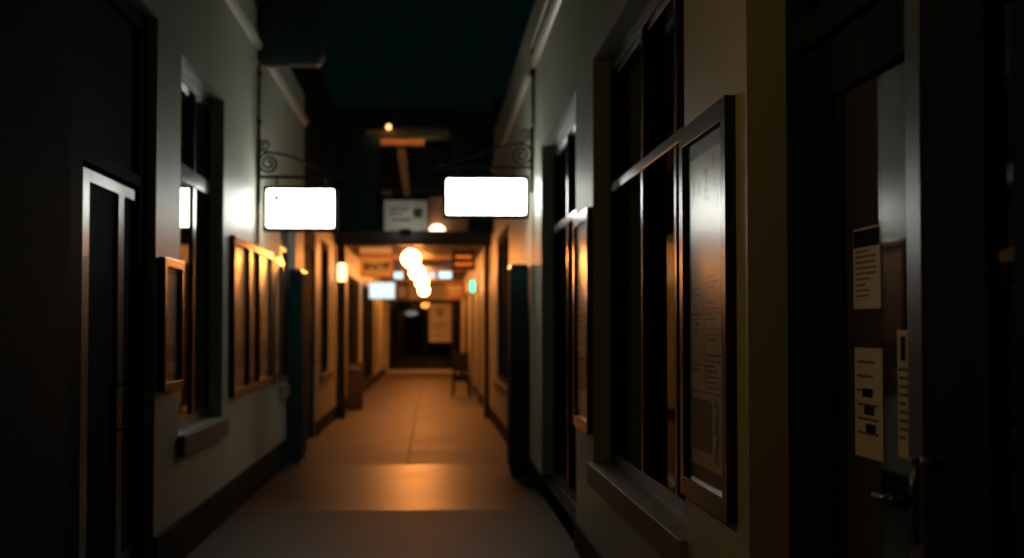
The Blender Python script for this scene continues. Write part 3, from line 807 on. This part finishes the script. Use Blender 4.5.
tube_light('short cyan tube light left of the globe lamps', -1.0, -0.72, 36.6, 2.90, 'e_tube')
# green signal
t = thing('signal_light', 'small green glowing signal light on the far right wall', 'lamp', (0.93, 33.0, 2.35))
build('housing', MB().box(0.865, 1.003, 33.0, 33.1, 2.35, 2.68), 'iron', t, 0.01)
build('lens', MB().prism(rrect(0.88, 0.99, 2.37, 2.66, 0.045), 'y', 32.985, 32.999), 'e_green', t)

# ------------------------------------------------------------------ bin and chair
bx, by = -1.46, 27.15
t = thing('rubbish_bin', 'brown rubbish bin standing against the far left wall', 'bin', (bx, by, 0))
build('body', MB().prism([(bx-0.135, by-0.135), (bx+0.155, by-0.135), (bx+0.155, by+0.15), (bx-0.135, by+0.15)], 'z', 0.03, 0.74), 'bin', t, 0.03)
build('foot', MB().box(bx-0.12, bx+0.14, by-0.12, by+0.13, 0, 0.03), 'black', t)
l = build('lid', MB().prism([(by-0.155, 0.742), (by+0.16, 0.742), (by+0.16, 0.80), (by+0.08, 0.875), (by-0.07, 0.875), (by-0.155, 0.80)], 'x', bx-0.14, bx+0.165), 'bin', t, 0.02)
build('flap', MB().box(bx-0.08, bx+0.11, by-0.163, by-0.156, 0.75, 0.80), 'steel', l, 0.003)
cx, cy = 0.66, 32.1
t = thing('dining_chair', 'black high backed chair standing by the far right wall', 'chair', (cx, cy, 0))
build('seat', MB().prism([(cx-0.20, cy-0.2), (cx+0.2, cy-0.2), (cx+0.18, cy+0.2), (cx-0.18, cy+0.2)], 'z', 0.44, 0.49), 'black', t, 0.012)
for sx, sy in ((-1,-1), (1,-1), (-1,1), (1,1)):
    build('leg', MB().tube([(cx + sx*0.19, cy + sy*0.19, 0), (cx + sx*0.165, cy + sy*0.165, 0.442)], [0.026, 0.036], 8), 'black', t, smooth=True)
for sx in (-1, 1):
    build('back_post', MB().tube([(cx + sx*0.165, cy + 0.165, 0.488), (cx + sx*0.16, cy + 0.20, 0.75), (cx + sx*0.15, cy + 0.25, 1.0)], 0.03, 8), 'black', t, smooth=True)
build('backrest', MB().prism([(cy + 0.175, 0.56), (cy + 0.20, 0.56), (cy + 0.262, 0.985), (cy + 0.237, 0.985)], 'x', cx - 0.142, cx + 0.142), 'black', t, 0.006)
build('apron', MB().box(cx - 0.17, cx + 0.17, cy - 0.17, cy + 0.17, 0.36, 0.441), 'black', t, 0.006)
for sx in (-1, 1): build('stretcher', MB().box(cx + sx*0.178 - 0.01, cx + sx*0.178 + 0.01, cy - 0.17, cy + 0.17, 0.2, 0.225), 'black', t)

# ------------------------------------------------------------------ over the beam: grey board, dome lamp, balcony boards, bulb
t = thing('signboard', 'grey unlit signboard standing on the crossbeam', 'sign', (-0.45, 24.4, 3.18))
build('board', MB().box(-0.82, -0.085, 24.32, 24.36, 3.181, 3.72), 'grey', t, 0.004)
m = MB()
m.box(-0.32, -0.17, 24.314, 24.32, 3.42, 3.58); m.box(-0.74, -0.42, 24.314, 24.32, 3.55, 3.58); m.box(-0.74, -0.5, 24.314, 24.32, 3.47, 3.5); m.box(-0.7, -0.36, 24.314, 24.32, 3.37, 3.40)
build('print', m, 'ink_soft', t)
build('brace', MB().box(-0.47, -0.44, 24.36, 24.50, 3.181, 3.3), 'iron', t)
t = thing('spot_lamp', 'tiny spot lamp on the crossbeam pointing up at the grey signboard', 'lamp', (-0.45, 24.23, 3.18))
build('arm', MB().box(-0.465, -0.435, 23.80, 24.199, 3.09, 3.115), 'iron', t)
build('housing', MB().prism([(23.70, 3.08), (23.82, 3.06), (23.83, 3.09), (23.73, 3.16), (23.722, 3.19), (23.70, 3.19)], 'x', -0.54, -0.36), 'iron', t)
build('lens', MB().prism([(23.8325, 3.0925), (23.8365, 3.0985), (23.7365, 3.1685), (23.7325, 3.1625)], 'x', -0.53, -0.37), 'e_spot', t)
dx, dy = 0.085, 24.36
t = thing('dome_lamp', 'low white glowing dome lamp on top of the crossbeam', 'lamp', (dx, dy, 3.18))
build('base', MB().lathe([(0, 3.181), (0.14, 3.181), (0.145, 3.195), (0, 3.196)], dx, dy, 20), 'white', t)
build('dome', MB().lathe([(0.135, 3.197), (0.128, 3.235), (0.10, 3.275), (0.055, 3.30), (0, 3.31)], dx, dy, 20), 'e_dome', t, smooth=True)
struct('trim_7', MB().box(-0.06, 0.62, 24.52, 24.559, 3.201, 3.80), 'wood', 'brown wooden infill board right of the grey signboard', 'panel')
t = thing('fascia_board', 'long pale wooden fascia board across the upper facade', 'board', (-0.4, 24.5, 4.83), 'wooden boards on the upper facade')
build('board', MB().box(-1.13, 0.30, 24.34, 24.37, 4.83, 4.925), 'wood', t, 0.004)
for hx in (-1.0, 0.17): build('bracket', MB().box(hx - 0.02, hx + 0.02, 24.37, 24.559, 4.90, 4.92), 'iron', t)
t = thing('added_strip_light', 'added amber strip light hidden behind the long fascia board to brighten the lintel', 'lamp', (-0.4, 24.405, 4.865))
build('tube', MB().tube([(-0.98, 24.405, 4.865), (0.15, 24.405, 4.865)], 0.012, 8), 'e_strip', t, smooth=True)  # hidden lamp added to brighten the lintel board and balcony post
build('tray', MB().box(-1.0, 0.16, 24.38, 24.43, 4.8785, 4.8995), 'iron', t)
t = thing('fascia_board', 'short bright wooden lintel board over the balcony opening', 'board', (-0.5, 24.5, 4.68), 'wooden boards on the upper facade')
build('board', MB().box(-0.895, -0.135, 24.46, 24.559, 4.67, 4.775), 'wood', t, 0.004)
t = thing('balcony_post', 'slanted pale wooden post in the balcony opening', 'post', (-0.45, 24.7, 3.86))
build('post', MB().prism([(-0.62, 4.668), (-0.46, 4.668), (-0.38, 3.80), (-0.49, 3.80)], 'y', 24.49, 24.556), 'wood', t, 0.006)
t = thing('wooden_block', 'small wooden block at the foot of the balcony opening', 'block', (-0.8, 24.6, 3.86))
build('block', MB().box(-0.88, -0.70, 24.47, 24.556, 3.82, 3.90), 'wood', t, 0.006)
t = thing('bulb_lamp', 'small amber bulb high on the upper facade', 'lamp', (-0.75, 24.3, 4.90))
build('bulb', MB().sphere((-0.745, 24.22, 4.96), 0.045, 16, 10), 'e_bulb', t, smooth=True)
b = MB(); b.tube([(-0.745, 24.559, 5.10), (-0.745, 24.3, 5.10), (-0.745, 24.23, 5.085), (-0.745, 24.22, 5.0)], 0.012)
build('arm', b, 'iron', t)

# ------------------------------------------------------------------ porch lantern on the near left wall (lights the near right wall)
px, py, pz = -1.42, 3.6, 3.0
t = thing('porch_lantern', 'warm porch lantern on the near left wall', 'lamp', (px, py, pz))
build('bulb', MB().sphere((px, py, pz + 0.16), 0.03, 16, 10), 'e_porch', t, smooth=True)
build('socket', MB().lathe([(0, pz+0.188), (0.022, pz+0.188), (0.022, pz+0.247), (0, pz+0.247)], px, py, 12), 'iron', t)
build('added_light_shield', MB().box(px - 0.09, px + 0.034, py + 0.075, py + 0.083, pz, pz + 0.247), 'iron', t)  # plate added to keep the lantern's light off the left door jamb
build('cap', MB().lathe([(0, pz+0.247), (0.095, pz+0.247), (0.097, pz+0.26), (0.03, pz+0.32), (0, pz+0.33)], px, py, 16), 'iron', t, smooth=True)
build('arm', MB().tube([(LX + 0.006, py, pz + 0.36), (px, py, pz + 0.38), (px, py, pz + 0.328)], 0.012), 'iron', t)

for o in bpy.data.objects:
    if '_o' in o: del o['_o']
